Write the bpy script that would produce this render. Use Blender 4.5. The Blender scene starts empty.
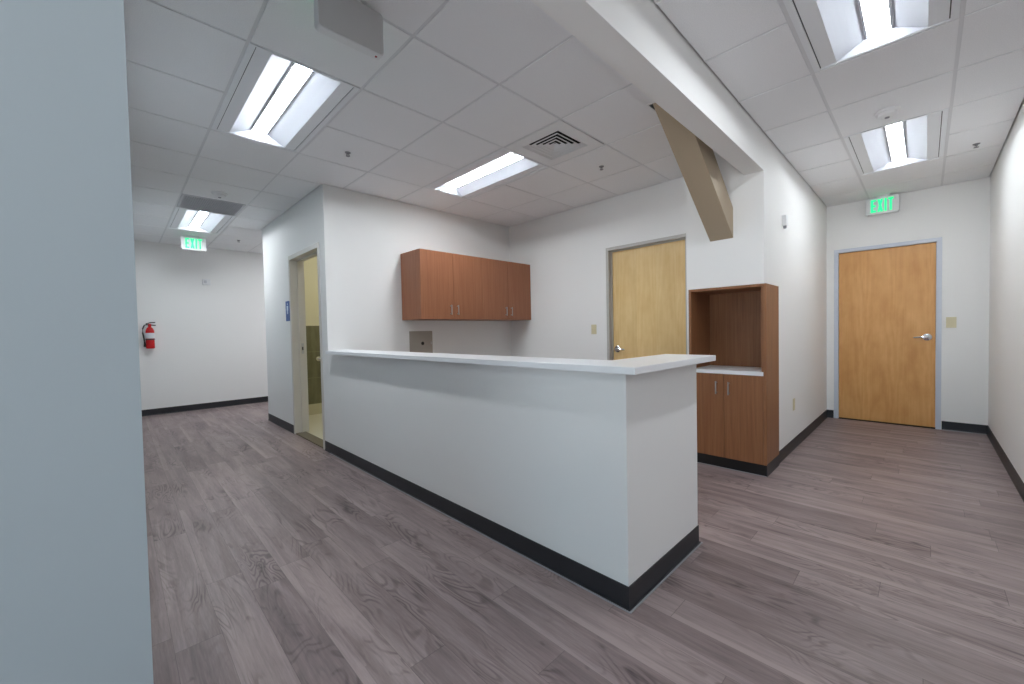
import bpy, bmesh, math
from mathutils import Vector, Matrix
PI = math.pi
scene = bpy.context.scene
COL = scene.collection
H = 2.7725                       # ceiling height
# ------------------------------------------------------------------ helpers
class MB:
    def __init__(s):
        s.bm = bmesh.new()
    def quad(s, *pts):
        s.bm.faces.new([s.bm.verts.new(p) for p in pts]); return s
    def box(s, x0, y0, z0, x1, y1, z1):
        x0, x1 = sorted((x0, x1)); y0, y1 = sorted((y0, y1)); z0, z1 = sorted((z0, z1))
        v = [s.bm.verts.new((x, y, z)) for z in (z0, z1) for y in (y0, y1) for x in (x0, x1)]
        for f in ((0, 2, 3, 1), (4, 5, 7, 6), (0, 1, 5, 4), (2, 6, 7, 3), (0, 4, 6, 2), (1, 3, 7, 5)):
            s.bm.faces.new([v[i] for i in f])
        return s
    def prism(s, poly, axis, a, b):
        # poly: 2D points in the two other axes (cyclic order), extruded along axis from a to b
        def P(p, t):
            return {'x': (t, p[0], p[1]), 'y': (p[0], t, p[1]), 'z': (p[0], p[1], t)}[axis]
        A = [s.bm.verts.new(P(p, a)) for p in poly]; B = [s.bm.verts.new(P(p, b)) for p in poly]
        s.bm.faces.new(A); s.bm.faces.new(list(reversed(B)))
        n = len(poly)
        for i in range(n):
            j = (i + 1) % n
            s.bm.faces.new((A[j], A[i], B[i], B[j]))
        return s
    def lathe(s, prof, c=(0, 0, 0), axis='z', n=24):
        rings = []
        for r, t in prof:
            ring = []
            for k in range(n if r > 1e-6 else 1):
                a = 2 * PI * k / n
                u, w = r * math.cos(a), r * math.sin(a)
                p = {'z': (u, w, t), 'x': (t, u, w), 'y': (u, t, w)}[axis]
                ring.append(s.bm.verts.new((c[0] + p[0], c[1] + p[1], c[2] + p[2])))
            rings.append(ring)
        for A, B in zip(rings, rings[1:]):
            for k in range(n):
                j = (k + 1) % n
                if len(A) == 1 and len(B) == 1: continue
                if len(A) == 1: s.bm.faces.new((A[0], B[k], B[j]))
                elif len(B) == 1: s.bm.faces.new((A[k], A[j], B[0]))
                else: s.bm.faces.new((A[k], A[j], B[j], B[k]))
        for R_, in ((rings[0],), (rings[-1],)):
            if len(R_) > 2: s.bm.faces.new(R_)
        return s
    def tube(s, pts, r, n=10):
        pts = [Vector(p) for p in pts]; rings = []
        rr = r if isinstance(r, (list, tuple)) else [r] * len(pts)
        ref = None
        for i, p in enumerate(pts):
            d = (pts[min(i + 1, len(pts) - 1)] - pts[max(i - 1, 0)]).normalized()
            if ref is None:
                ref = Vector((0, 0, 1)) if abs(d.z) < .9 else Vector((1, 0, 0))
            u = d.cross(ref).normalized(); w = d.cross(u).normalized(); ref = -w if False else ref
            rings.append([s.bm.verts.new(p + rr[i] * (math.cos(2 * PI * k / n) * u + math.sin(2 * PI * k / n) * w)) for k in range(n)])
        for A, B in zip(rings, rings[1:]):
            for k in range(n):
                j = (k + 1) % n; s.bm.faces.new((A[k], A[j], B[j], B[k]))
        s.bm.faces.new(rings[0]); s.bm.faces.new(rings[-1])
        return s
    def build(s, name, mat, parent=None, bevel=0, smooth=False, kind=None, label=None, seg=2):
        bmesh.ops.recalc_face_normals(s.bm, faces=s.bm.faces)
        off = Vector((0, 0, 0))
        q = parent
        while q is not None:
            off += q.location; q = q.parent
        if off.length > 0:
            bmesh.ops.translate(s.bm, verts=s.bm.verts, vec=-off)
        me = bpy.data.meshes.new(name); s.bm.to_mesh(me); s.bm.free()
        me.materials.append(mat)
        if smooth:
            for p in me.polygons: p.use_smooth = True
            try: me.set_sharp_from_angle(angle=math.radians(40))
            except Exception: pass
        o = bpy.data.objects.new(name, me); COL.objects.link(o)
        if parent: o.parent = parent
        if bevel:
            m = o.modifiers.new('bevel', 'BEVEL'); m.width = bevel; m.segments = seg; m.limit_method = 'ANGLE'
        if kind: o['kind'] = kind
        if label: o['label'] = label
        return o
def thing(name, loc, label, cat, group=None):
    o = bpy.data.objects.new(name, None); COL.objects.link(o)
    o.location = loc; o.empty_display_size = .05
    o['label'] = label; o['category'] = cat
    if group: o['group'] = group
    return o
def room(name, loc=(0, 0, 0)):
    o = bpy.data.objects.new(name, None); COL.objects.link(o); o.location = loc; o['kind'] = 'structure'
    o.empty_display_size = .05
    return o
def kids(o):
    return [c for c in bpy.data.objects if c.parent == o]
def dup(o, loc=None, rz=None, label=None, group=None, parent=None):
    ch = kids(o)
    c = o.copy(); COL.objects.link(c)
    if parent: c.parent = parent
    if loc is not None: c.location = loc
    if rz is not None: c.rotation_euler = (0, 0, rz)
    if label: c['label'] = label
    if group: c['group'] = group
    for k in ch: dup(k, parent=c)
    return c
def arc(c, r, a0, a1, n):
    return [(c[0] + r * math.cos(a0 + (a1 - a0) * i / n), c[1] + r * math.sin(a0 + (a1 - a0) * i / n)) for i in range(n + 1)]
def rrect(x0, z0, x1, z1, r, n=5):
    return (arc((x1 - r, z1 - r), r, 0, PI / 2, n) + arc((x0 + r, z1 - r), r, PI / 2, PI, n)
            + arc((x0 + r, z0 + r), r, PI, 1.5 * PI, n) + arc((x1 - r, z0 + r), r, 1.5 * PI, 2 * PI, n))
# ------------------------------------------------------------------ materials
def s2l(c):
    return tuple(((v / 255) / 12.92 if v / 255 <= .04045 else ((v / 255 + .055) / 1.055) ** 2.4) for v in c) + (1,)
def mat(name, rgb, rough=.5, metal=0, spec=.5, emit=0, emit_rgb=None):
    m = bpy.data.materials.new(name); m.use_nodes = True
    b = m.node_tree.nodes['Principled BSDF']
    b.inputs['Base Color'].default_value = s2l(rgb)
    b.inputs['Roughness'].default_value = rough
    b.inputs['Metallic'].default_value = metal
    b.inputs['Specular IOR Level'].default_value = spec
    if emit:
        b.inputs['Emission Color'].default_value = s2l(emit_rgb or rgb)
        b.inputs['Emission Strength'].default_value = emit
    return m
class NT:
    def __init__(s, m):
        s.t = m.node_tree; s.n = s.t.nodes; s.b = s.n['Principled BSDF']
    def new(s, typ, **kw):
        n = s.n.new(typ)
        for k, v in kw.items(): setattr(n, k, v)
        return n
    def link(s, a, b): s.t.links.new(a, b)
    def val(s, sock, v):
        if hasattr(v, 'is_linked') or isinstance(v, bpy.types.NodeSocket): s.link(v, sock)
        else: sock.default_value = v
    def math(s, op, a, b=None, c=None):
        n = s.new('ShaderNodeMath', operation=op)
        s.val(n.inputs[0], a)
        if b is not None: s.val(n.inputs[1], b)
        if c is not None: s.val(n.inputs[2], c)
        return n.outputs[0]
    def comb(s, x, y, z=0.0):
        n = s.new('ShaderNodeCombineXYZ')
        for i, v in enumerate((x, y, z)): s.val(n.inputs[i], v)
        return n.outputs[0]
    def noise(s, vec, scale, detail=4, rough=.5, dist=0):
        n = s.new('ShaderNodeTexNoise'); s.link(vec, n.inputs['Vector'])
        n.inputs['Scale'].default_value = scale; n.inputs['Detail'].default_value = detail
        n.inputs['Roughness'].default_value = rough; n.inputs['Distortion'].default_value = dist
        return n.outputs['Fac']
    def ramp(s, fac, stops):
        n = s.new('ShaderNodeValToRGB'); s.link(fac, n.inputs['Fac'])
        e = n.color_ramp.elements
        while len(e) < len(stops): e.new(.5)
        for el, (p, c) in zip(e, stops): el.position = p; el.color = c if len(c) == 4 else s2l(c)
        return n.outputs['Color']
    def mix(s, fac, a, b, mode='MIX'):
        n = s.new('ShaderNodeMix', data_type='RGBA', blend_type=mode)
        s.val(n.inputs[0], fac); s.val(n.inputs[6], a); s.val(n.inputs[7], b)
        return n.outputs[2]
    def obj(s):
        c = s.new('ShaderNodeTexCoord'); x = s.new('ShaderNodeSeparateXYZ'); s.link(c.outputs['Object'], x.inputs[0])
        return c.outputs['Object'], x.outputs[0], x.outputs[1], x.outputs[2]
    def bump(s, h, strength, dist=.002):
        n = s.new('ShaderNodeBump'); n.inputs['Strength'].default_value = strength; n.inputs['Distance'].default_value = dist
        s.link(h, n.inputs['Height']); s.link(n.outputs[0], s.b.inputs['Normal'])
def paint(name, rgb, rough=.55, amt=.05):
    m = mat(name, rgb, rough, spec=.3); k = NT(m); v, x, y, z = k.obj()
    k.bump(k.noise(v, 160, 3), amt, .002)
    return m
def wood(name, dark, mid, light, axis='z', sc=1.0, rough=.42, figure=.25):
    # straight veneer grain running along axis
    m = mat(name, mid, rough, spec=.4); k = NT(m); v, x, y, z = k.obj()
    if axis == 'z':
        across = k.math('ADD', x, y)
        g = k.comb(k.math('MULTIPLY', across, 60 * sc), k.math('MULTIPLY', z, 1.6 * sc), 0.0)
        f = k.comb(k.math('MULTIPLY', across, 9 * sc), k.math('MULTIPLY', z, 1.1 * sc), 3.0)
    else:
        g = k.comb(k.math('MULTIPLY', y, 60 * sc), k.math('MULTIPLY', x, 1.6 * sc), 0.0)
        f = k.comb(k.math('MULTIPLY', y, 9 * sc), k.math('MULTIPLY', x, 1.1 * sc), 3.0)
    n1 = k.noise(g, 1.0, 4, .6); n2 = k.noise(f, 1.0, 3, .5, 1.0)
    fac = k.math('ADD', k.math('MULTIPLY', n1, 1 - figure), k.math('MULTIPLY', n2, figure))
    col = k.ramp(fac, [(.32, dark), (.5, mid), (.68, light)])
    k.link(col, k.b.inputs['Base Color'])
    return m
def maple(name, dark, mid, light, centres, width):
    # rotary/plain-sliced veneer leaves with cathedral figure; grain runs along z, leaf spans y
    m = mat(name, mid, .38, spec=.4); k = NT(m); v, x, y, z = k.obj()
    leaf = k.math('DIVIDE', k.math('ADD', y, centres), width)
    idx = k.math('FLOOR', leaf); fr = k.math('SUBTRACT', k.math('FRACT', leaf), .5)
    wob = k.noise(k.comb(k.math('MULTIPLY', y, 3.0), k.math('MULTIPLY', z, .9), k.math('MULTIPLY', idx, 3.1)), 1.6, 3, .5, .6)
    cath = k.math('ADD', k.math('MULTIPLY', k.math('MULTIPLY', fr, fr), 3.2), k.math('MULTIPLY', z, .32))
    rings = k.math('SINE', k.math('MULTIPLY', k.math('ADD', cath, k.math('MULTIPLY', wob, .9)), 16.0))
    fine = k.noise(k.comb(k.math('MULTIPLY', y, 90.0), k.math('MULTIPLY', z, 2.0), idx), 1.0, 4, .6)
    blot = k.noise(k.comb(k.math('MULTIPLY', y, 5.0), k.math('MULTIPLY', z, 2.2), idx), 1.3, 3, .6)
    fac = k.math('ADD', k.math('ADD', k.math('MULTIPLY', rings, .045), k.math('MULTIPLY', fine, .30)), k.math('MULTIPLY', blot, .70))
    col = k.ramp(fac, [(.30, dark), (.5, mid), (.70, light)])
    wn = k.new('ShaderNodeTexWhiteNoise', noise_dimensions='1D'); k.link(idx, wn.inputs['W'])
    sh = k.math('ADD', .95, k.math('MULTIPLY', wn.outputs['Value'], .1))
    hs = k.new('ShaderNodeHueSaturation'); k.link(col, hs.inputs['Color']); k.link(sh, hs.inputs['Value'])
    k.link(hs.outputs[0], k.b.inputs['Base Color'])
    return m
def floor_mat():
    m = mat('vinyl_plank', (120, 106, 106), .42, spec=.45); k = NT(m); v, x, y, z = k.obj()
    W, L = .152, 1.22
    u = k.math('DIVIDE', k.math('ADD', x, .03), W); row = k.math('FLOOR', u); fu = k.math('FRACT', u)
    w1 = k.new('ShaderNodeTexWhiteNoise', noise_dimensions='1D'); k.link(row, w1.inputs['W'])
    vv = k.math('ADD', k.math('DIVIDE', y, L), k.math('MULTIPLY', w1.outputs['Value'], 9.0))
    cid = k.math('FLOOR', vv); fv = k.math('FRACT', vv)
    w2 = k.new('ShaderNodeTexWhiteNoise', noise_dimensions='2D'); k.link(k.comb(row, cid), w2.inputs['Vector'])
    rnd = w2.outputs['Value']
    zz = k.math('MULTIPLY', rnd, 40.0)
    # broad tone inside a plank, long streaks and cathedral figure
    broad = k.noise(k.comb(k.math('MULTIPLY', x, 9.0), k.math('MULTIPLY', y, 1.3), zz), 1.0, 3, .5, .8)
    streak = k.noise(k.comb(k.math('MULTIPLY', x, 55.0), k.math('MULTIPLY', y, 2.4), zz), 1.0, 5, .65, .6)
    fine = k.noise(k.comb(k.math('MULTIPLY', x, 190.0), k.math('MULTIPLY', y, 14.0), zz), 1.0, 3, .6, .4)
    fld = k.noise(k.comb(k.math('MULTIPLY', x, 5.5), k.math('MULTIPLY', y, 1.25), zz), 1.0, 2, .45, 1.2)
    rings = k.math('SINE', k.math('MULTIPLY', fld, 95.0))
    rings = k.math('MAXIMUM', rings, 0.0)
    ringmask = k.math('MULTIPLY', rings, k.ramp_val(k.noise(k.comb(k.math('MULTIPLY', x, 6.0), k.math('MULTIPLY', y, 2.0), k.math('ADD', zz, 7.0)), 1.0, 2), .48, .66))
    knot = k.ramp_val(k.noise(k.comb(k.math('MULTIPLY', x, 16.0), k.math('MULTIPLY', y, 5.0), k.math('ADD', zz, 21.0)), 1.0, 2, .5, 1.0), .66, .78)
    fac = k.math('ADD', k.math('ADD', k.math('MULTIPLY', broad, .42), k.math('ADD', k.math('MULTIPLY', streak, .30), k.math('MULTIPLY', fine, .14))), k.math('MULTIPLY', k.math('ADD', rnd, .65), .09))
    fac = k.math('SUBTRACT', fac, k.math('MULTIPLY', ringmask, .15))
    fac = k.math('SUBTRACT', fac, k.math('MULTIPLY', knot, .14))
    # pale sapwood strip on one edge of some planks
    w3 = k.new('ShaderNodeTexWhiteNoise', noise_dimensions='2D'); k.link(k.comb(cid, k.math('ADD', row, 31.0)), w3.inputs['Vector'])
    edge = k.math('ADD', fu, k.math('MULTIPLY', k.math('SUBTRACT', broad, .5), .5))
    sap = k.math('MULTIPLY', k.math('LESS_THAN', edge, .24), k.math('GREATER_THAN', w3.outputs['Value'], .45))
    fac = k.math('ADD', fac, k.math('MULTIPLY', sap, .07))
    col = k.ramp(fac, FLOOR_RAMP)
    seam = k.math('MAXIMUM', k.math('LESS_THAN', fu, .012), k.math('LESS_THAN', fv, .0022))
    col = k.mix(k.math('MULTIPLY', seam, .45), col, s2l((52, 44, 44)))
    k.link(col, k.b.inputs['Base Color'])
    k.link(k.math('ADD', .34, k.math('MULTIPLY', streak, .2)), k.b.inputs['Roughness'])
    k.bump(k.math('SUBTRACT', k.math('MULTIPLY', streak, .4), seam), .12, .001)
    return m
def ramp_val(k, fac, a, b):
    n = k.new('ShaderNodeMapRange'); k.link(fac, n.inputs[0]); n.inputs[1].default_value = a; n.inputs[2].default_value = b
    return n.outputs[0]
NT.ramp_val = ramp_val
FLOOR_RAMP = [(.24, (67, 55, 57)), (.38, (107, 92, 92)), (.52, (136, 120, 119)), (.67, (164, 147, 145))]
def tile_mat():
    m = mat('ceiling_tile', (236, 236, 237), .9, spec=.1); k = NT(m); v, x, y, z = k.obj()
    n = k.noise(v, 220, 3, .6)
    k.link(k.ramp(n, [(.36, (238, 238, 240)), (.6, (247, 247, 248))]), k.b.inputs['Base Color'])
    k.bump(n, .25, .002)
    return m
def wall_tile_mat():
    m = mat('olive_wall_tile', (112, 112, 72), .35); k = NT(m); v, x, y, z = k.obj()
    n = k.noise(k.comb(k.math('MULTIPLY', x, 14.0), k.math('MULTIPLY', z, 3.0), 0.0), 1.0, 4)
    col = k.ramp(n, [(.35, (112, 110, 84)), (.65, (128, 126, 98))])
    fz = k.math('FRACT', k.math('DIVIDE', k.math('SUBTRACT', z, .17), .402)); fx = k.math('FRACT', k.math('DIVIDE', x, .402))
    gr = k.math('MAXIMUM', k.math('LESS_THAN', fz, .012), k.math('LESS_THAN', fx, .012))
    k.link(k.mix(gr, col, s2l((150, 150, 112))), k.b.inputs['Base Color'])
    return m
M = dict(
    wall=paint('wall_paint', (243, 242, 240)),
    shaded_wall=paint('shaded_wall_paint', (186, 198, 204)),  # wall paint darkened and blued, shade on the left wall put into its colour
    tile=tile_mat(), grid=mat('grid_white', (226, 226, 228), .6),
    floor=floor_mat(), base=mat('rubber_base', (40, 40, 44), .45), caulk=mat('caulk', (150, 152, 156), .5),
    top=mat('solid_surface_white', (244, 245, 247), .3),
    walnut=wood('walnut_laminate', (139, 88, 62), (152, 99, 70), (164, 110, 80)),
    walnut2=wood('hutch_laminate', (127, 83, 54), (143, 96, 63), (157, 109, 74)),
    maple=maple('maple_corridor_door', (209, 149, 84), (220, 163, 98), (230, 176, 113), 2.5, .30),
    maple2=maple('maple_back_door', (230, 192, 130), (238, 204, 144), (245, 214, 158), 2.4, .23),
    frame=mat('door_frame_grey', (206, 211, 222), .4), frame2=mat('door_frame_taupe', (192, 189, 184), .45),
    frame3=mat('door_frame_tan', (218, 213, 206), .45),
    steel=mat('satin_nickel', (200, 200, 202), .28, 1.0), chrome=mat('chrome', (225, 225, 230), .12, 1.0),
    dark_steel=mat('dark_steel', (150, 150, 154), .35, .8),
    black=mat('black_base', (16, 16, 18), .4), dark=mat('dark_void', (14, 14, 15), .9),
    brace=paint('brace_paint', (184, 167, 143), .5), ivory=mat('ivory_plastic', (218, 208, 174), .4),
    back=mat('grey_back', (214, 214, 213), .6),
    white=mat('white_plastic', (236, 236, 237), .45), white_metal=mat('white_enamel', (238, 240, 243), .45),
    reflector=mat('reflector_white', (204, 207, 215), .45),
    lens=mat('lens', (255, 250, 242), .5, emit=1, emit_rgb=(255, 251, 246)),
    lens_dim=mat('lens_dimmed', (255, 250, 242), .5, emit=1),
    green=mat('exit_green', (30, 215, 120), .4, emit=1.0, emit_rgb=(0, 220, 140)),
    red=mat('extinguisher_red', (200, 18, 24), .25), led=mat('red_lamp', (150, 20, 30), .4),
    label_white=mat('label_white', (225, 225, 230), .5), rubber=mat('hose_rubber', (22, 22, 24), .5), brass=mat('brass', (190, 150, 80), .3, 1.0),
    blue=mat('sign_blue', (36, 84, 160), .4), sign_pale=mat('sign_pale', (205, 220, 238), .5),
    plate=mat('box_cover_metal', (172, 164, 154), .5, .3), egg=mat('eggcrate_grey', (205, 205, 210), .5), grille=mat('grille_grey', (150, 150, 156), .5),
    rr_wall=paint('restroom_paint', (232, 227, 196)), rr_floor=mat('restroom_floor', (226, 222, 200), .35), rr_tile=wall_tile_mat(),
    rr_base=mat('restroom_base', (206, 200, 170), .4), thresh=mat('threshold', (112, 102, 84), .4),
    roof_light_block=mat('roof_light_block_grey', (60, 60, 62), .9), glass=None)
for nm_, st_ in (('lens', 46.0), ('lens_dim', 33.0)):
    NT(M[nm_]).b.inputs['Emission Strength'].default_value = st_
    NT(M[nm_]).b.inputs['Emission Color'].default_value = (.90, .955, 1.0, 1)
NT(M['green']).b.inputs['Emission Strength'].default_value = .95
# ------------------------------------------------------------------ room shell
TOP = 3.3
WALLS = []
def S(name, m, *boxes, parent=None, bevel=0):
    b = MB()
    if name.startswith(('wall', 'beam')): WALLS.extend(q for q in boxes if q[5] >= TOP - .01)
    for q in boxes: b.box(*q)
    return b.build(name, M[m], parent, kind='structure', bevel=bevel)
XC, YW, XB, YF, YR, XD, YK, YZ, XH, YH2 = 1.5607, 4.3194, 4.2102, 8.6672, 6.7275, 6.7292, .9119, -.4833, 3.7614, 1.0537
XL, YL = .0330, 1.15              # corner of the near left wall
WX, WY = -3.2, -3.5               # lobby behind the camera
LX = 3.3                          # where the corridor opens into the lobby
S('floor', 'floor', (WX - .12, WY - .12, -.1, XD + .12, YF + .12, 0))
S('wall_left', 'shaded_wall', (WX, YL, 0, XL, YF, TOP))
S('wall_far', 'wall', (XL, YF, 0, 4.33, YF + .12, TOP))
D3a, D3b, D3z = 4.525, 5.49, 2.165         # restroom opening
S('wall_restroom', 'wall', (XC, YW, 0, XC + .12, D3a, TOP), (XC, D3b, 0, XC + .12, YR, TOP), (XC, D3a, D3z, XC + .12, D3b, TOP))
S('wall_cabinet', 'wall', (XC + .12, YW, 0, XB + .12, YW + .12, TOP))
S('wall_recess', 'wall', (XC + .12, YR - .12, 0, XB + .12, YR, TOP))
S('wall_recess_end', 'wall', (XB, YR, 0, XB + .12, YF, TOP))
D2a, D2b, D2z = 1.722, 2.638, 2.165
S('wall_back', 'wall', (XB, YK + .12, 0, XB + .12, D2a, TOP), (XB, D2b, 0, XB + .12, YW, TOP), (XB, D2a, D2z, XB + .12, D2b, TOP))
HB = 4.135                                   # end of hutch side panel
HT = 1.571
S('wall_corridor', 'wall', (XB, YK, 0, XD, YK + .12, TOP), (HB, YK, 0, XB, YK + .004, HT), (XH, YK, HT, XB, YK + .12, TOP))
S('wall_niche', 'wall', (XH, YK + .12, HT, XH + .12, 1.535, TOP), (XH, 1.512, 0, XB, 1.535, HT), (XH + .12, 1.512, HT, XB, 1.535, TOP))
S('beam_header', 'wall', (WX, YK, 2.4798, XH, YH2, TOP))
D1a, D1b, D1z = -.092, .794, 2.158
S('wall_door', 'wall', (XD, YZ, 0, XD + .12, D1a, TOP), (XD, D1b, 0, XD + .12, YK + .12, TOP), (XD, D1a, D1z, XD + .12, D1b, TOP))
S('wall_right', 'wall', (LX, YZ - .12, 0, XD + .12, YZ, TOP))
S('wall_lobby', 'wall', (LX, WY, 0, LX + .12, YZ - .12, TOP))
S('wall_rear', 'wall', (WX - .12, WY - .12, 0, LX + .12, WY, TOP))
WZ0, WZ1, WY0, WY1 = .3, 2.6, -1.1, .95
S('wall_window', 'wall', (WX - .12, WY, 0, WX, WY0, TOP), (WX - .12, WY1, 0, WX, YL, TOP), (WX - .12, WY0, 0, WX, WY1, WZ0), (WX - .12, WY0, WZ1, WX, WY1, TOP))
S('wall_light_block', 'wall', (XD + .122, YZ - .12, 0, XD + .2, YF + .12, TOP), (XB + .12, YF, 0, XD + .122, YF + .12, TOP))  # unseen wall added behind the doors to stop light leaking through gaps
S('roof_light_block', 'roof_light_block', (WX - .12, WY - .12, TOP, XD + .12, YF + .12, TOP + .1))  # unseen slab added above the ceiling to keep sky light out
# window of the lobby (daylight source)
gm = bpy.data.materials.new('window_glass'); gm.use_nodes = True
t = gm.node_tree; t.nodes.clear()
o_ = t.nodes.new('ShaderNodeOutputMaterial'); mx = t.nodes.new('ShaderNodeMixShader'); tr = t.nodes.new('ShaderNodeBsdfTransparent'); gl = t.nodes.new('ShaderNodeBsdfGlossy')
gl.inputs['Roughness'].default_value = .02; mx.inputs[0].default_value = .06
t.links.new(tr.outputs[0], mx.inputs[1]); t.links.new(gl.outputs[0], mx.inputs[2]); t.links.new(mx.outputs[0], o_.inputs[0])
wn = room('window_1', (WX - .06, (WY0 + WY1) / 2, WZ0))
b = MB()
for i in range(4):
    yy = WY0 + .03 + (WY1 - WY0 - .06) * i / 3
    b.box(WX - .09, yy - .03, WZ0, WX - .03, yy + .03, WZ1)
b.box(WX - .09, WY0, WZ0, WX - .03, WY1, WZ0 + .06); b.box(WX - .09, WY0, WZ1 - .06, WX - .03, WY1, WZ1)
b.build('window_frame', M['frame'], wn, kind='structure')
MB().box(WX - .063, WY0 + .05, WZ0 + .05, WX - .057, WY1 - .05, WZ1 - .05).build('window_pane', gm, wn, kind='structure')
# restroom seen through the doorway
S('floor_restroom', 'rr_floor', (XC + .12, YW + .12, 0, 3.6, YR - .12, .008))
b = MB()
b.box(XC + .12, YR - .126, 1.376, 3.6, YR - .12, H); b.box(3.594, YW + .12, 0, 3.6, YR - .126, H); b.box(XC + .12, YW + .12, 0, 3.594, YW + .126, H)
b.build('wall_restroom_inner', M['rr_wall'], kind='structure')
S('wall_restroom_tile', 'rr_tile', (XC + .12, YR - .134, .17, 3.594, YR - .12, 1.376))
S('baseboard_restroom', 'rr_base', (XC + .12, YR - .136, .008, 3.594, YR - .12, .17))
S('trim_threshold', 'thresh', (XC + .002, D3a, 0, XC + .12, D3b, .012))

# ------------------------------------------------------------------ baseboards (rubber, 4 inch)
BH = .1016
def baseboard(name, x0, y0, x1, y1, nx, ny, m='base', parent=None, caulk=True):
    # wall line from (x0,y0) to (x1,y1); (nx,ny) points into the room
    p = Vector((x0, y0, 0)); q = Vector((x1, y1, 0)); n = Vector((nx, ny, 0))
    prof = [(0, 0), (.011, 0), (.0065, .008), (.004, .016), (.004, BH - .002), (.002, BH), (0, BH)]
    b = MB(); A = [b.bm.verts.new(p + n * d + Vector((0, 0, z))) for d, z in prof]; B = [b.bm.verts.new(q + n * d + Vector((0, 0, z))) for d, z in prof]
    for i in range(len(prof)):
        j = (i + 1) % len(prof); b.bm.faces.new((A[i], A[j], B[j], B[i]))
    b.bm.faces.new(A); b.bm.faces.new(B)
    o = b.build(name, M[m], parent, kind='structure' if parent is None else None)
    return o
def caulk(p, q, nx, ny, parent):
    b = MB(); p = Vector((*p, 0)); q = Vector((*q, 0)); n = Vector((nx, ny, 0))
    prof = [(.010, .0005), (.019, .0005), (.017, .004), (.010, .007)]
    A = [b.bm.verts.new(p + n * d + Vector((0, 0, z))) for d, z in prof]; B = [b.bm.verts.new(q + n * d + Vector((0, 0, z))) for d, z in prof]
    for i in range(4):
        j = (i + 1) % 4; b.bm.faces.new((A[i], A[j], B[j], B[i]))
    b.bm.faces.new(A); b.bm.faces.new(B)
    return b
baseboard('baseboard_far', XL + .011, YF, XB, YF, 0, -1)
baseboard('baseboard_hall', XL, YL, XL, YF - .011, 1, 0)
baseboard('baseboard_left', WX, YL, XL, YL, 0, -1)
baseboard('baseboard_restroom_wall', XC, D3b + .05, XC, YR, -1, 0)
baseboard('baseboard_restroom_return', XC, YW, XC, D3a - .048, -1, 0)
baseboard('baseboard_recess', XC, YR, XB, YR, 0, 1)
baseboard('baseboard_corridor', HB + .0, YK, XD - .011, YK, 0, -1)
baseboard('baseboard_door_left', XD, YK, XD, D1b + .045, -1, 0)
o = baseboard('baseboard_door_right', XD, D1a - .045, XD, YZ, -1, 0)
caulk((XD, D1a - .045), (XD, YZ + .01), -1, 0, o).build('caulk_line', M['caulk'], o)
baseboard('baseboard_right', LX, YZ, XD - .011, YZ, 0, 1)
baseboard('baseboard_back', XB, D2b + .05, XB, YW - .011, -1, 0)
baseboard('baseboard_cabinet', 2.35, YW, XB, YW, 0, -1)

# ------------------------------------------------------------------ ceiling
def sub(rects, hole):
    out = []
    hx0, hy0, hx1, hy1 = hole
    for x0, y0, x1, y1 in rects:
        if hx0 >= x1 or hx1 <= x0 or hy0 >= y1 or hy1 <= y0: out.append((x0, y0, x1, y1)); continue
        if hx0 > x0: out.append((x0, y0, hx0, y1))
        if hx1 < x1: out.append((hx1, y0, x1, y1))
        a, c = max(x0, hx0), min(x1, hx1)
        if hy0 > y0: out.append((a, y0, c, hy0))
        if hy1 < y1: out.append((a, hy1, c, y1))
    return out
GA = ([.545 + .61 * k for k in range(-7, 9)], [1.87 + .617 * k for k in range(-2, 13)])
GB = ([3.115 + .615 * k for k in range(-12, 8)], [-.125 + .615 * k for k in range(-7, 4)])
ax, ay = lambda k: GA[0][k + 7], lambda k: GA[1][k + 2]
bx, by = lambda k: GB[0][k + 12], lambda k: GB[1][k + 7]
FIX = {'L': (ax(0), ay(1), ax(1), ay(3)), 'far': (ax(0), ay(7), ax(1), ay(9)), 'mid': (ax(3), ay(1), ax(4), ay(3)),
       'R1': (bx(-2), by(0), bx(0), by(1)), 'R2': (bx(2), by(0), bx(4), by(1))}
VENT = (ax(3), ay(0), ax(4), ay(1)); GRILLE = (ax(0), ay(6), ax(1), ay(7))
BRACE_HOLE = (2.685, 1.122, 3.075, 1.343)
HOLES = list(FIX.values()) + [VENT, GRILLE]
ZONES = [(GA, (WX, YH2, XB, YF)), (GB, (WX, WY, XD, YK))]
EXCL = [(q[0] - .004, q[1] - .004, q[3] + .004, q[4] + .004) for q in WALLS] + [(LX, WY, XD, YZ), (XH, YK, XB + .12, 1.535), (3.6, YW, XB, YR)]
tiles = MB(); bars = MB(); g = .009
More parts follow.
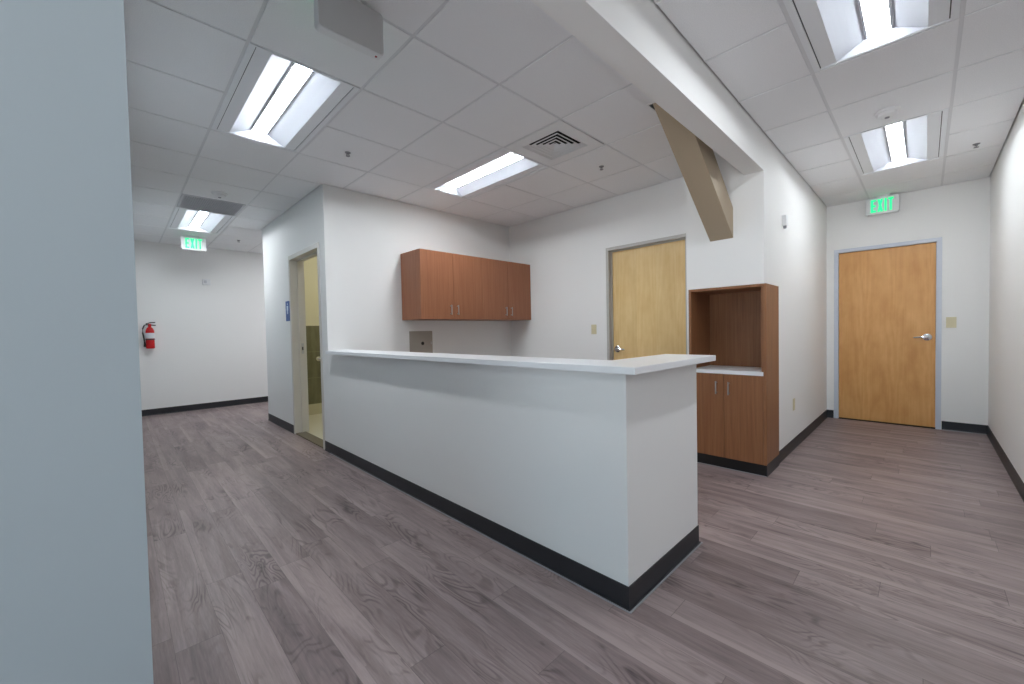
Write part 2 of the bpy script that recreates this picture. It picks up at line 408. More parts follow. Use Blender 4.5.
for (gx, gy), z in ZONES:
    X = [z[0] - .02] + [v for v in gx if z[0] < v < z[2]] + [z[2] + .02]
    Y = [z[1] - .02] + [v for v in gy if z[1] < v < z[3]] + [z[3] + .02]
    for i in range(len(X) - 1):
        for j in range(len(Y) - 1):
            r = [(X[i] + g, Y[j] + g, X[i + 1] - g, Y[j + 1] - g)]
            for h in HOLES: r = sub(r, (h[0] - g * .98, h[1] - g * .98, h[2] + g * .98, h[3] + g * .98))
            for h in EXCL: r = sub(r, (h[0] - .006, h[1] - .006, h[2] + .006, h[3] + .006))
            r = sub(r, BRACE_HOLE)
            for q in r:
                if q[2] - q[0] > .004 and q[3] - q[1] > .004: tiles.box(q[0], q[1], H, q[2], q[3], H + .018)
    # T bars sit a little above the tile faces
    for v in X:
        r = [(max(v - .013, z[0]), z[1], min(v + .013, z[2]), z[3])]
        for h in HOLES + [BRACE_HOLE] + EXCL:
            e = g if h in HOLES else 0.0
            r = sub(r, (h[0] + e, h[1] + e, h[2] - e, h[3] - e))
        for q in r: bars.box(q[0], q[1], H + .004, q[2], q[3], H + .03)
    for v in Y:
        r = [(z[0], max(v - .013, z[1]), z[2], min(v + .013, z[3]))]
        for h in HOLES + [BRACE_HOLE] + EXCL:
            e = g if h in HOLES else 0.0
            r = sub(r, (h[0] + e, h[1] + e, h[2] - e, h[3] - e))
        for q in r: bars.box(q[0], q[1], H + .0042, q[2], q[3], H + .03)
ceil = tiles.build('ceiling', M['tile'], kind='structure')
bars.build('ceiling_grid', M['grid'], ceil, kind='structure')
bm_ = MB(); hx0, hy0, hx1, hy1 = BRACE_HOLE            # cut edge trim around the brace
bm_.box(hx0 - .012, hy0, H - .003, hx0, hy1, H + .02); bm_.box(hx0 - .012, hy1, H - .003, hx1, hy1 + .012, H + .02)
bm_.build('hole_trim', M['white'], ceil, kind='structure')

# ------------------------------------------------------------------ troffers
def make_light(label):
    w, l = .61, 1.234
    r = thing('ceiling_light', (0, 0, 0), label, 'light', 'recessed ceiling lights')
    x1, y1 = w / 2 - .008, l / 2 - .008        # outer edge of the fixture
    ox, oy = .188, y1 - .020                   # opening
    lx, lz = .047, .052                        # lens half width, height above the ceiling
    ey = .035                                  # end cap slope
    b = MB(); fx, fy, gp = .030, .013, .005
    for s in (-1, 1):                          # flange ring, a dark gap, then the flat side panels
        b.box(s * (x1 - fx), -y1, -.001, s * x1, y1, .02)
        b.box(-(x1 - fx), s * (y1 - fy), -.001, x1 - fx, s * y1, .02)
        b.box(s * ox, -(y1 - fy - gp), .002, s * (x1 - fx - gp), y1 - fy - gp, .005)
    b.box(-x1, -y1, .115, x1, y1, .125)        # closed top of the housing
    for s in (-1, 1):
        b.box(s * (x1 - .004), -y1, .02, s * x1, y1, .115); b.box(-x1, s * (y1 - .004), .02, x1, s * y1, .115)
    b.build('housing', M['white_metal'], r, label='grey flat side panels')
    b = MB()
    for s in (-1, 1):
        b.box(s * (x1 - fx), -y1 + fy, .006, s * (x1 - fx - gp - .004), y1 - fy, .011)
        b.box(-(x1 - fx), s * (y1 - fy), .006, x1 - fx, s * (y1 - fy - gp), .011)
    b.build('gap_shade', M['black'], r, label='thin black strip for the shaded gap around the panel')  # black strip painted in for the shade inside the gap
    b = MB()
    for s in (-1, 1):
        n = 5; pts = []
        for i in range(n + 1):
            t_ = i / n
            pts.append((s * (ox - (ox - lx - .014) * t_), .002 + (lz - .002) * (t_ + .10 * math.sin(t_ * PI))))
        for i in range(n):
            a_, c_ = pts[i], pts[i + 1]
            b.quad((a_[0], -oy, a_[1]), (a_[0], oy, a_[1]), (c_[0], oy, c_[1]), (c_[0], -oy, c_[1]))
    for s in (-1, 1):                            # sloped end caps
        b.quad((-ox, s * oy, .002), (ox, s * oy, .002), (lx + .014, s * (oy - ey), lz), (-lx - .014, s * (oy - ey), lz))
    b.build('reflector', M['reflector'], r)
    b = MB()
    for s in (-1, 1):
        b.box(s * lx, -(oy - ey), lz - .004, s * (lx + .014), oy - ey, lz + .012)
    b.build('lens_rail', M['grille'], r)
    b = MB()
    poly = [(-lx, lz + .006)] + [(lx * math.cos(PI + PI * i / 10), lz + .0 - .013 * math.sin(PI * i / 10)) for i in range(11)] + [(lx, lz + .006)]
    b.prism(poly, 'y', -(oy - ey), oy - ey)
    b.build('lens', M['lens'], r, smooth=True, label='glowing lens')
    return r
def place(fix, lab, first=None):
    x0, y0, x1, y1 = FIX[fix]
    rz = PI / 2 if (x1 - x0) > (y1 - y0) else 0
    c = ((x0 + x1) / 2, (y0 + y1) / 2, H)
    if first is None:
        o = make_light(lab); o.location = c; o.rotation_euler = (0, 0, rz); return o
    return dup(first, c, rz, lab)
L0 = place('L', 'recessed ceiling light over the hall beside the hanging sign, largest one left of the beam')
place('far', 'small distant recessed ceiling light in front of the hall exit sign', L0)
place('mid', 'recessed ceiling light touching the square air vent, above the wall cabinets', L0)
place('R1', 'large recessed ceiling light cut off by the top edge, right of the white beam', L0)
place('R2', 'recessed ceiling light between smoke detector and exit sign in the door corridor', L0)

for o in list(bpy.data.objects):                # corridor lenses emit less, set to balance the brightness
    if o.name.startswith('lens') and 'rail' not in o.name and o.parent and o.parent.location.y < YK:
        o.data = o.data.copy(); o.data.materials[0] = M['lens_dim']

# ------------------------------------------------------------------ supply diffuser and return grille
c = ((VENT[0] + VENT[2]) / 2, (VENT[1] + VENT[3]) / 2, H)
v = thing('air_vent', c, 'square white four-way air vent in the ceiling with dark slots', 'vent')
cx, cy = c[0], c[1]; R_ = .292; I_ = .195
b = MB()
b.box(cx - R_, cy - R_, H, cx - I_, cy + R_, H + .012); b.box(cx + I_, cy - R_, H, cx + R_, cy + R_, H + .012)
b.box(cx - I_, cy - R_, H, cx + I_, cy - I_, H + .012); b.box(cx - I_, cy + I_, H, cx + I_, cy + R_, H + .012)
b.build('face_frame', M['white'], v)
b = MB()
b.box(cx - I_ - .03, cy - I_ - .03, H + .10, cx + I_ + .03, cy + I_ + .03, H + .105)
for s in (-1, 1):
    b.box(cx + s * (I_ + .02), cy - I_ - .03, H + .012, cx + s * (I_ + .03), cy + I_ + .03, H + .1)
    b.box(cx - I_ - .03, cy + s * (I_ + .02), H + .012, cx + I_ + .03, cy + s * (I_ + .03), H + .1)
b.build('duct_throat', M['dark'], v, label='black throat behind the vanes')
for k in range(5):
    ro = I_ - .004 - k * .038; ri = max(ro - .032, .003); b = MB()
    zt, zb = H + .024, H + .002
    th = .0025
    for s in (-1, 1):
        b.quad((cx + s * ro, cy - ro, zb), (cx + s * ro, cy + ro, zb), (cx + s * ri, cy + ri, zt), (cx + s * ri, cy - ri, zt))
        b.quad((cx - ro, cy + s * ro, zb), (cx + ro, cy + s * ro, zb), (cx + ri, cy + s * ri, zt), (cx - ri, cy + s * ri, zt))
        if k < 4: b.box(cx + s * (ro - .009), cy - ro, zb - .001, cx + s * ro, cy + ro, zb + .002).box(cx - ro + .009, cy + s * (ro - .009), zb - .001, cx + ro - .009, cy + s * ro, zb + .002)
    o = b.build('vane', M['white'], v)
    m = o.modifiers.new('solid', 'SOLIDIFY'); m.thickness = .002
c = ((GRILLE[0] + GRILLE[2]) / 2, (GRILLE[1] + GRILLE[3]) / 2, H)
v = thing('return_grille', c, 'grey square return air panel in the ceiling just before the far light', 'vent')
cx, cy = c[0], c[1]
b = MB()
for s in (-1, 1):
    b.box(cx + s * .27, cy - .294, H, cx + s * .292, cy + .294, H + .012); b.box(cx - .27, cy + s * .27, H, cx + .27, cy + s * .294, H + .012)
b.box(cx - .292, cy - .294, H + .016, cx + .292, cy + .294, H + .02)
b.build('frame', M['egg'], v)
b = MB()
for i in range(27):
    yy = cy - .26 + i * .02
    b.box(cx - .27, yy - .0015, H + .006, cx + .27, yy + .0015, H + .016)
    b.box(cx - .26 + i * .02 - .0015, cy - .27, H + .006, cx - .26 + i * .02 + .0015, cy + .27, H + .0155)
b.build('eggcrate_core', M['egg'], v)

# ------------------------------------------------------------------ smoke detectors, sprinklers
def detector(x, y, label):
    r = thing('smoke_detector', (x, y, H), label, 'smoke detector', 'white ceiling smoke detectors')
    MB().lathe([(0, H), (.072, H), (.072, H - .010), (.066, H - .016), (0, H - .016)], (x, y, 0), n=32).build('base', M['white'], r, smooth=True)
    MB().lathe([(.056, H - .016), (.054, H - .034), (.038, H - .044), (0, H - .046)], (x, y, 0), n=32).build('sensing_chamber', M['white'], r, smooth=True)
    MB().lathe([(0, H - .045), (.014, H - .045), (.013, H - .051), (0, H - .052)], (x, y, 0), n=16).build('sensor_tip', M['grille'], r)
    return r
detector(4.06, .199, 'round white smoke detector beside the light in the door corridor')
detector(.841, 5.30, 'round white smoke detector on the hall ceiling before the grey panel')
def sprinkler(x, y, label, first=None):
    if first: return dup(first, (x, y, H), label=label)
    r = thing('fire_sprinkler', (x, y, H), label, 'sprinkler', 'pendent ceiling sprinklers')
    MB().lathe([(0, H), (.024, H), (.022, H - .004), (.014, H - .008), (0, H - .008)], (x, y, 0)).build('escutcheon', M['dark_steel'], r, smooth=True)
    b = MB(); b.lathe([(.010, H - .008), (.010, H - .015), (.005, H - .017), (0, H - .017)], (x, y, 0), n=12)
    b.tube([(x - .010, y, H - .014), (x - .013, y, H - .022), (x, y, H - .028)], .0028, 6); b.tube([(x + .010, y, H - .014), (x + .013, y, H - .022), (x, y, H - .028)], .0028, 6)
    b.build('head', M['dark_steel'], r)
    MB().lathe([(0, H - .027), (.016, H - .028), (.017, H - .031), (0, H - .031)], (x, y, 0), n=16).build('deflector', M['dark_steel'], r)
    return r
sp = sprinkler(1.456, 3.436, 'small chrome sprinkler head on the tile near the white wall corner')
sprinkler(3.34, 2.153, 'small chrome sprinkler head beyond the square air vent', sp)
sprinkler(5.395, -.306, 'small chrome sprinkler head near the right wall of the corridor', sp)
sprinkler(1.446, 7.676, 'tiny distant sprinkler head right of the far hall exit sign', sp)

# ------------------------------------------------------------------ diagonal brace
X0, Z0, X1, Z1 = 2.715, H, XH, 1.980                      # bottom edge line
sl = (Z1 - Z0) / (X1 - X0); dv = .259
ya, yb = 1.140, 1.327
xs, xe = X0 - .55, XH + .115
r = thing('diagonal_brace', (X0, (ya + yb) / 2, H), 'tan painted diagonal brace slanting from ceiling into wall above the hutch', 'beam')
zl = lambda x: Z0 + sl * (x - X0)
b = MB(); b.prism([(xs, zl(xs)), (xe, zl(xe)), (xe, zl(xe) + dv), (xs, zl(xs) + dv)], 'y', ya, yb)
b.build('box_section', M['brace'], r, bevel=.004)
# ------------------------------------------------------------------ reception counter
r = thing('reception_counter', (2.0, 1.3, 0), 'L-shaped white reception counter with overhanging top and black base', 'counter')
CY, CE, CZ = .8996, 2.3282, 1.0389
XT, YT, XT2, ZT = 1.4801, .8119, 2.3772, 1.0702
XI, YI, TH = 1.765, 1.098, .15                            # inner edges of the top, wall thickness
wp = [(XC, CY), (CE, CY), (CE, CY + TH), (XC + TH, CY + TH), (XC + TH, YW - .001), (XC, YW - .001)]
MB().prism(wp, 'z', 0, CZ).build('half_wall', M['wall'], r)
tp = [(XT, YT), (XT2, YT), (XT2, YI), (XI, YI), (XI, YW - .001), (XC + .001, YW - .001), (XC + .001, YW - .15), (XT, YW - .15)]
MB().prism(tp, 'z', CZ, ZT).build('countertop', M['top'], r, bevel=.003, label='white overhanging countertop')
b = MB(); e = .0045
for p in ([(XC - e, CY - e), (CE + e, CY - e), (CE + e, CY + TH), (CE, CY + TH), (CE, CY), (XC, CY), (XC, YW - .001), (XC - e, YW - .001)],):
    b.prism(p, 'z', 0, BH)
f = .012
b.prism([(XC - f, CY - f), (CE + f, CY - f), (CE + f, CY), (CE, CY), (XC, CY), (XC, YW - .001), (XC - f, YW - .001)], 'z', 0, .007)
b.build('base_strip', M['base'], r, label='black rubber base strip')
b = MB()
b.prism([(XC - .02, CY - .02), (CE + .02, CY - .02), (CE + .02, CY - f), (XC - f, CY - f), (XC - f, YW - .001), (XC - .02, YW - .001)], 'z', 0, .003)
b.build('caulk_line', M['caulk'], r)

# ------------------------------------------------------------------ upper cabinets
def pull(mb, x, y, z0, z1, out=(0, -1)):
    # bar pull: two posts and a bar
    ox_, oy_ = out
    for z in (z0 + .012, z1 - .012):
        mb.tube([(x, y, z), (x + ox_ * .028, y + oy_ * .028, z)], .005, 8)
    mb.tube([(x + ox_ * .028, y + oy_ * .028, z0), (x + ox_ * .028, y + oy_ * .028, z1)], .006, 10)
    return mb
CX0, CX1, CF, CB, CT = 2.420, 4.207, 3.902, 1.384, 2.163
CW = (CX1 - CX0) / 2
cab = thing('wall_cabinet', (CX0, YW, CB), 'brown wood wall cabinet above the metal box cover, with exposed end panel', 'cabinet', 'wall cabinets above the counter')
b = MB()
b.box(CX0, CF + .02, CB, CX0 + .018, YW, CT); b.box(CX0 + CW - .018, CF + .02, CB, CX0 + CW, YW, CT)
b.box(CX0 + .018, CF + .02, CT - .018, CX0 + CW - .018, YW, CT); b.box(CX0 + .018, CF + .02, CB, CX0 + CW - .018, YW, CB + .018)
b.box(CX0 + .018, YW - .012, CB + .018, CX0 + CW - .018, YW, CT - .018)
b.box(CX0 + .018, CF + .04, CB + .38, CX0 + CW - .018, YW - .012, CB + .398)
b.build('carcass', M['walnut'], cab)
for i in range(2):
    x0 = CX0 + .0015 + i * CW / 2; x1 = x0 + CW / 2 - .003
    dr = MB().box(x0, CF, CB + .001, x1, CF + .019, CT - .001).build('door', M['walnut'], cab, bevel=.0012)
    hx = (x1 - .048) if i == 0 else (x0 + .048)
    pull(MB(), hx, CF, 1.437, 1.552).build('handle', M['steel'], dr, smooth=True, label='satin metal bar pull')
dup(cab, (CX0 + CW, YW, CB), label='brown wood wall cabinet in the corner, beside the back wall')
# ------------------------------------------------------------------ metal box cover under the cabinets
r = thing('box_cover', (2.667, YW, .93), 'square grey metal box cover with a dark knockout hole under the cabinets', 'electrical box')
b = MB(); x0, x1, z0, z1 = 2.507, 2.828, .934, 1.254
b.box(x0, YW - .006, z0, x1, YW, z1)
b.build('rim', M['plate'], r, bevel=.002)
MB().box(x0 + .016, YW - .010, z0 + .016, x1 - .016, YW - .006, z1 - .016).build('cover_plate', M['plate'], r, bevel=.001)
MB().lathe([(0, YW - .0115), (.02, YW - .0115), (.022, YW - .0098), (0, YW - .0098)], (2.684, 0, 1.103), 'y', 20).build('knockout', M['black'], r)
MB().box(x1 - .03, YW - .0135, 1.09, x1 - .018, YW - .010, 1.12).build('latch', M['steel'], r)

# ------------------------------------------------------------------ hutch
HX, HY0, HY1 = 3.738, .893, 1.509
r = thing('hutch_cabinet', (HX, 1.2, 0), 'tall brown hutch cabinet with open niche, white shelf and two doors', 'cabinet')
HD = 4.205; pt = .022
b = MB()
b.box(HX, HY0, .0, HX + .02, HY0 + pt, .09) if False else None
b.box(HX, HY0, .092, HB, HY0 + pt, HT)                           # exposed right side
b.build('side_panel', M['walnut2'], r, bevel=.001)
MB().box(HX, HY1 - pt, .092, HD, HY1, HT).build('side_panel', M['walnut2'], r, bevel=.001)
Y0 = YK + .022
MB().box(HX + .019, YK + .006, .1, HD, Y0, HT - .023).build('side_lining', M['walnut2'], r)
MB().box(HX, HY0 + pt, HT - .022, XH - .001, HY1 - pt, HT).box(XH - .001, Y0 - .012, HT - .022, HD, HY1 - pt, HT - .001).build('top_panel', M['walnut2'], r)
MB().box(HD - .012, Y0, .1, HD, HY1 - pt, HT - .022).build('back_panel', M['walnut2'], r)
MB().box(HX - .004, HY0 + pt, .822, HX + .019, HY1 - pt, .853).box(HX + .019, Y0, .822, HD - .012, HY1 - pt, .853).build('shelf', M['top'], r, label='white shelf')
MB().box(HX + .02, Y0, .092, HD - .012, HY1 - pt, .110).build('bottom_panel', M['walnut2'], r)
ym = 1.218 - .003
for a_, c_, hy in ((HY0 + pt + .001, ym - .0015, 1.172), (ym + .0015, HY1 - pt - .001, 1.272)):
    d_ = MB().box(HX, a_, .093, HX + .019, c_, .818).build('door', M['walnut2'], r, bevel=.0012)
    pull(MB(), HX, hy, .646, .757, (-1, 0)).build('handle', M['steel'], d_, smooth=True, label='satin metal bar pull')
b = MB(); b.box(HX + .006, HY0 + .006, 0, HX + .03, HY1, .092); b.box(HX + .03, HY0 + .006, 0, HB, HY0 + .03, .092)
b.build('toe_kick', M['black'], r, label='black toe kick')
MB().box(HX - .004, HY0, .0, HX + .006, HY1, .004).build('caulk_line', M['caulk'], r)
MB().box(HX + .004, HY0 - .001, 0, HB - .001, HY0 + .006, .1).build('base_strip', M['base'], r)

# ------------------------------------------------------------------ doors
def lever(parent, x, y, z, dy, nx=-1):
    # handle on a leaf whose face is at x; nx = outward normal, lever points along dy
    h = MB()
    h.lathe([(0, x), (.040, x), (.040, x + nx * .006), (.032, x + nx * .011), (0, x + nx * .010)], (0, y, z), 'x', 28)
    h.lathe([(.012, x + nx * .010), (.011, x + nx * .05), (0, x + nx * .052)], (0, y, z), 'x', 16)
    pts = [(x + nx * .046, y - dy * .008, z), (x + nx * .05, y + dy * .02, z + .001), (x + nx * .05, y + dy * .06, z + .001), (x + nx * .046, y + dy * .09, z - .002), (x + nx * .036, y + dy * .110, z - .004)]
    h.tube(pts, [.014, .014, .011, .010, .008], 12)
    return h.build('lever_handle', M['chrome'], parent, smooth=True, label='chrome lever handle')
def frame(name, parent, x, ya_, yb_, zt, face, depth, stop_x, m, both=True):
    b = MB(); p = .004
    for s, y in ((-1, ya_), (1, yb_)):
        b.box(x - p, y, 0.0, x + depth, y + s * face, zt + face)          # face and jamb lining (set in the wall opening edge)
    b.box(x - p, ya_, zt, x + depth, yb_, zt + face)
    return b
# door to the corridor end
d1 = room('door_1', (XD, (D1a + D1b) / 2, 0))
fw, jd = .042, .004
def casing(parent, x, a_, c_, zt, fw_, depth, m, nm='door_frame', stop=None):
    b = MB(); t_ = .006
    # face trim on the wall
    b.box(x - t_, a_ - fw_, 0, x, a_, zt + fw_); b.box(x - t_, c_, 0, x, c_ + fw_, zt + fw_); b.box(x - t_, a_, zt, x, c_, zt + fw_)
    # jamb lining inside the opening
    b.box(x - t_, a_, 0, x + depth, a_ + .004, zt); b.box(x - t_, c_ - .004, 0, x + depth, c_, zt); b.box(x - t_, a_ + .004, zt - .004, x + depth, c_ - .004, zt)
    if stop:
        b.box(x + stop, a_ + .004, 0, x + stop + .016, a_ + .018, zt - .004); b.box(x + stop, c_ - .018, 0, x + stop + .016, c_ - .004, zt - .004)
        b.box(x + stop, a_ + .018, zt - .018, x + stop + .016, c_ - .018, zt - .004)
    return b.build(nm, m, parent, kind='structure')
casing(d1, XD, D1a, D1b, D1z, .040, .118, M['frame'])
lf = MB().box(XD + .03, D1a + .006, .012, XD + .074, D1b - .006, D1z - .007).build('door_leaf', M['maple'], d1, kind='structure', label='honey maple door leaf')
lever(lf, XD + .03, -.018, 1.062, 1)
S('trim_sill_door', 'dark', (XD + .0, D1a + .004, 0, XD + .118, D1b - .004, .004), parent=None)
d2 = room('door_2', (XB, (D2a + D2b) / 2, 0))
casing(d2, XB, D2a, D2b, D2z, .030, .118, M['frame2'], stop=.045)
lf = MB().box(XB + .062, D2a + .006, .012, XB + .106, D2b - .006, D2z - .007).build('door_leaf', M['maple2'], d2, kind='structure', label='pale maple door leaf')
lever(lf, XB + .062, 2.565, .992, -1)
d3 = room('door_3', (XC, (D3a + D3b) / 2, 0))
casing(d3, XC, D3a, D3b, D3z, .046, .160, M['frame3'], stop=.075)
b = MB(); b.box(XC + .098, D3b - .0055, 1.0, XC + .130, D3b - .004, 1.13)
b.build('strike_plate', M['steel'], d3, label='steel strike plate')
MB().box(XC + .107, D3b - .0065, 1.045, XC + .121, D3b - .0055, 1.085).build('latch_hole', M['black'], d3)
# grab bar in the restroom
gy = YR - .134
r = thing('grab_bar', (2.28, gy, .86), 'chrome grab bar on the olive tiles seen through the open doorway', 'grab bar')
MB().lathe([(0, gy), (.04, gy), (.038, gy - .008), (.02, gy - .012), (0, gy - .012)], (2.235, 0, .865), 'y', 24).build('flange', M['chrome'], r, smooth=True)
MB().tube([(2.235, gy - .01, .865), (2.235, gy - .04, .865), (2.25, gy - .052, .865), (2.30, gy - .056, .865), (2.9, gy - .056, .865), (2.955, gy - .05, .865), (2.965, gy - .035, .865), (2.965, gy - .001, .865)], .016, 12).build('bar', M['chrome'], r, smooth=True)

# ------------------------------------------------------------------ exit signs
STROKES = {'E': [(0, 0, .028, .15), (.028, 0, .062, .022), (.028, .064, .056, .086), (.028, .128, .062, .15)], 'I': [(0, 0, .026, .15)], 'T': [(.02, 0, .044, .15), (0, .128, .064, .15)]}
def make_exit(label, loc, rz):
    r = thing('exit_sign', (0, 0, 0), label, 'exit sign', 'green EXIT signs')
    w, h, d_ = .302, .198, .046; top = -.022
    b = MB(); b.prism(rrect(-w / 2, top - h, w / 2, top, .018), 'y', -d_ / 2, d_ / 2)
    b.build('housing', M['white'], r, bevel=.003)
    MB().prism(rrect(-w / 2 + .004, top - h + .004, w / 2 - .004, top - .004, .016), 'y', d_ / 2, d_ / 2 + .003).build('back_plate', M['back'], r, label='plain grey back')
    b = MB(); b.box(-.075, -.03, -.010, .075, .03, 0); b.box(-.05, -.018, top - .001, .05, .018, -.010)
    b.build('ceiling_canopy', M['white'], r, bevel=.003)
    b = MB(); y0, y1 = -d_ / 2 - .0025, -d_ / 2 + .001; zb = top - h + .024
    x = 0.0; xs_ = lambda v: (v - .133) * .76
    for ch in 'EXIT':
        if ch == 'X':
            wd = .066
            for (a_, c_) in (((0, 0), (wd, .15)), ((0, .15), (wd, 0))):
                t_ = .027
                b.prism([(xs_(x + a_[0]), zb + a_[1]), (xs_(x + a_[0] + t_), zb + a_[1]), (xs_(x + c_[0]), zb + c_[1]), (xs_(x + c_[0] - t_), zb + c_[1])], 'y', y0 - (.0003 if a_[1] else 0), y1)
            x += wd + .016
        else:
            for q in STROKES[ch]: b.box(xs_(x + q[0]), y0, zb + q[1], xs_(x + q[2]), y1, zb + q[3])
            x += {'E': .062, 'I': .026, 'T': .064}[ch] + .016
    b.build('lettering', M['green'], r, label='glowing green letters EXIT')
    MB().lathe([(0, top - h + .012), (.005, top - h + .012), (.005, top - h - .003), (0, top - h - .004)], (-w / 2 + .03, 0, 0), n=10).build('test_button', M['led'], r)
    r.location = loc; r.rotation_euler = (0, 0, rz)
    return r
e1 = make_exit('lit green EXIT sign above the honey maple corridor door', (6.632, .366, H), -PI / 2)
dup(e1, (.883, 7.76, H), 0, 'small lit green EXIT sign above the extinguisher wall, at the hall end')
dup(e1, (.81, 1.842, H), PI, 'grey back of a hanging sign with rounded corners at the top edge')

# ------------------------------------------------------------------ fire extinguisher
ex, ey_ = .383, YF - .085
r = thing('fire_extinguisher', (ex, ey_, 1.065), 'red fire extinguisher with white label hanging on the far wall', 'fire extinguisher')
MB().lathe([(0, 1.072), (.045, 1.072), (.053, 1.080), (.053, 1.335), (.050, 1.360), (.040, 1.388), (.024, 1.410), (.018, 1.414), (.018, 1.425), (0, 1.425)], (ex, ey_, 0), n=28).build('cylinder', M['red'], r, smooth=True)
MB().lathe([(.0535, 1.232), (.0541, 1.233), (.0541, 1.318), (.0535, 1.319)], (ex, ey_, 0), n=28).build('label_band', M['label_white'], r, smooth=True, label='white label')
MB().lathe([(.0537, 1.208), (.0575, 1.209), (.0575, 1.226), (.0537, 1.227)], (ex, ey_, 0), n=28).build('strap', M['rubber'], r, smooth=True)
MB().lathe([(0, 1.422), (.020, 1.422), (.022, 1.44), (.018, 1.462), (0, 1.462)], (ex, ey_, 0), n=16).build('valve', M['red'], r, smooth=True)
b = MB(); b.prism([(ex - .03, 1.440), (ex + .07, 1.430), (ex + .076, 1.446), (ex - .03, 1.460)], 'y', ey_ - .009, ey_ + .009)
b.prism([(ex - .03, 1.462), (ex + .02, 1.476), (ex + .068, 1.476), (ex + .068, 1.492), (ex + .015, 1.492), (ex - .035, 1.474)], 'y', ey_ - .009, ey_ + .009)
b.box(ex - .045, ey_ - .012, 1.438, ex - .028, ey_ + .012, 1.474)
b.build('handle', M['rubber'], r)
MB().tube([(ex - .03, ey_, 1.455), (ex - .062, ey_ - .004, 1.44), (ex - .082, ey_ - .006, 1.39), (ex - .084, ey_ - .006, 1.32), (ex - .074, ey_ - .004, 1.24), (ex - .067, ey_, 1.17)], .0095, 10).build('hose', M['rubber'], r, smooth=True)
MB().tube([(ex - .067, ey_, 1.175), (ex - .066, ey_, 1.15), (ex - .066, ey_, 1.10)], [.011, .012, .015], 10).build('nozzle', M['rubber'], r, smooth=True)
MB().box(ex - .018, ey_ + .0585, 1.16, ex + .018, YF, 1.40).build('wall_bracket', M['black'], r)

# ------------------------------------------------------------------ switches, outlet, sign, small wall devices
r = thing('light_switch', (XD, -.205, 1.17), 'ivory light switch plate right of the corridor door frame', 'light switch')
MB().box(XD - .006, -.246, 1.168, XD, -.166, 1.288).build('plate', M['ivory'], r, bevel=.002)
MB().box(XD - .016, -.211, 1.217, XD - .006, -.201, 1.240).build('toggle', M['ivory'], r)
r = thing('light_switch', (XB, 2.854, 1.17), 'ivory light switch plate left of the pale maple door', 'light switch')
MB().box(XB - .006, 2.817, 1.173, XB, 2.890, 1.29).build('plate', M['ivory'], r, bevel=.002)
MB().box(XB - .016, 2.849, 1.220, XB - .006, 2.859, 1.243).build('toggle', M['ivory'], r)
r = thing('wall_outlet', (4.795, YK, .385), 'small ivory power outlet low on the corridor wall right of the hutch', 'outlet')
MB().box(4.757, YK - .006, .386, 4.833, YK, .502).build('plate', M['ivory'], r, bevel=.002)
for z in (.424, .464):
    MB().box(4.780, YK - .009, z - .014, 4.810, YK - .006, z + .014).build('socket', M['ivory'], r, bevel=.003)
r = thing('restroom_sign', (XC, 5.63, 1.41), 'blue restroom sign with pale pictogram left of the open doorway', 'sign')
MB().prism(rrect(5.552, 1.415, 5.702, 1.665, .008), 'x', XC - .006, XC).build('sign_plate', M['blue'], r)
b = MB(); sy = 5.627
b.lathe([(0, XC - .0075), (.013, XC - .0075), (.013, XC - .006), (0, XC - .006)], (0, sy, 1.628), 'x', 16)
b.prism([(sy - .032, 1.606), (sy + .032, 1.606), (sy + .03, 1.545), (sy + .022, 1.545), (sy + .02, 1.502), (sy + .004, 1.502), (sy + .002, 1.54), (sy - .002, 1.54), (sy - .004, 1.502), (sy - .02, 1.502), (sy - .022, 1.545), (sy - .03, 1.545)], 'x', XC - .0075, XC - .006)
b.build('pictogram', M['sign_pale'], r, label='pale figure')
r = thing('wall_sensor', (4.37, YK, 2.12), 'small white box sensor high on the corridor wall past the hutch', 'sensor')
MB().box(4.345, YK - .034, 2.135, 4.415, YK, 2.228).build('body', M['white'], r, bevel=.004)
MB().lathe([(0, 2.108), (.010, 2.110), (.013, 2.120), (.013, 2.135), (0, 2.135)], (4.372, YK - .018, 0), n=14).build('sensor_knob', M['grille'], r, smooth=True)
r = thing('wall_alarm', (1.14, YF, 2.13), 'small white square alarm high on the far hall wall', 'alarm')
MB().box(1.085, YF - .04, 2.135, 1.195, YF, 2.232).build('body', M['white'], r, bevel=.005)
MB().box(1.103, YF - .052, 2.160, 1.140, YF - .04, 2.207).build('strobe_lens', M['egg'], r, bevel=.004)

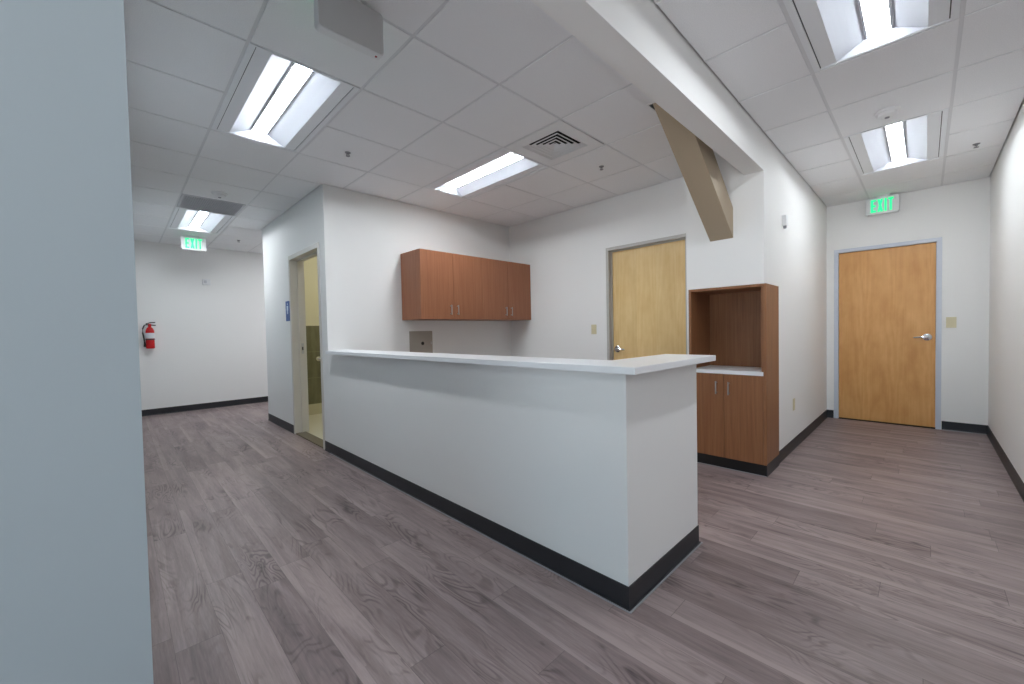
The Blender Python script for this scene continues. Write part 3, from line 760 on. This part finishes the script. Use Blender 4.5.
# ------------------------------------------------------------------ light and world
def area(name, loc, sx, sy, power, rgb, rot=(0, 0, 0), portal=False):
    l = bpy.data.lights.new(name, 'AREA'); l.shape = 'RECTANGLE'; l.size = sx; l.size_y = sy
    l.energy = power; l.color = rgb
    o = bpy.data.objects.new(name, l); COL.objects.link(o); o.location = loc; o.rotation_euler = rot
    if portal: l.cycles.is_portal = True
    return o
WARM = (.95, .97, 1.0)
area('lobby_fill', (-1.6, -1.7, H - .01), .4, 1.15, 6, WARM)  # unseen fill light added behind the camera to brighten the room
area('lobby_fill', (1.2, -2.2, H - .01), .4, 1.15, 6, WARM)  # second added fill light, also out of view
area('restroom_lamp', (2.5, 5.5, H - .02), .3, 1.1, 6.5, (1.0, .96, .86))
area('recess_lamp', (3.0, 7.7, H - .02), .3, 1.1, 14, WARM)
area('window_portal', (WX - .13, (WY0 + WY1) / 2, (WZ0 + WZ1) / 2), WZ1 - WZ0, WY1 - WY0, 1, (1, 1, 1), (0, -PI / 2, 0), True)
w = bpy.data.worlds.new('sky'); scene.world = w; w.use_nodes = True
t = w.node_tree; bg = t.nodes['Background']           # blue sky above, added ground glow below the horizon to lift the ceiling
tc = t.nodes.new('ShaderNodeTexCoord'); sx = t.nodes.new('ShaderNodeSeparateXYZ'); rp = t.nodes.new('ShaderNodeValToRGB')
t.links.new(tc.outputs['Generated'], sx.inputs[0]); mr = t.nodes.new('ShaderNodeMapRange'); t.links.new(sx.outputs[2], mr.inputs[0])
mr.inputs[1].default_value = -.05; mr.inputs[2].default_value = .05; t.links.new(mr.outputs[0], rp.inputs[0])
rp.color_ramp.elements[0].color = (7.0, 7.2, 7.3, 1); rp.color_ramp.elements[1].color = (.80, 1.55, 2.0, 1)
t.links.new(rp.outputs[0], bg.inputs['Color']); bg.inputs['Strength'].default_value = 1.0

# ------------------------------------------------------------------ camera
f, yaw, pitch, roll, h = 404.19, .7964, .0255, -.0203, 1.2234
fwd = Vector((math.cos(yaw) * math.cos(pitch), math.sin(yaw) * math.cos(pitch), -math.sin(pitch)))
rt = Vector((math.sin(yaw), -math.cos(yaw), 0)); up = rt.cross(fwd)
rt2 = math.cos(roll) * rt + math.sin(roll) * up; up2 = -math.sin(roll) * rt + math.cos(roll) * up
cd = bpy.data.cameras.new('camera'); cam = bpy.data.objects.new('camera', cd); COL.objects.link(cam)
m = Matrix((rt2, up2, -fwd)).transposed().to_4x4(); m.translation = (0, 0, h); cam.matrix_world = m
cd.sensor_fit = 'HORIZONTAL'; cd.sensor_width = 36; cd.lens = 36 * f / 1024; cd.clip_start = .02
scene.camera = cam
vs = scene.view_settings; vs.view_transform = 'Standard'; vs.look = 'None'; vs.gamma = 1; vs.exposure = 0.5; vs.use_curve_mapping = False
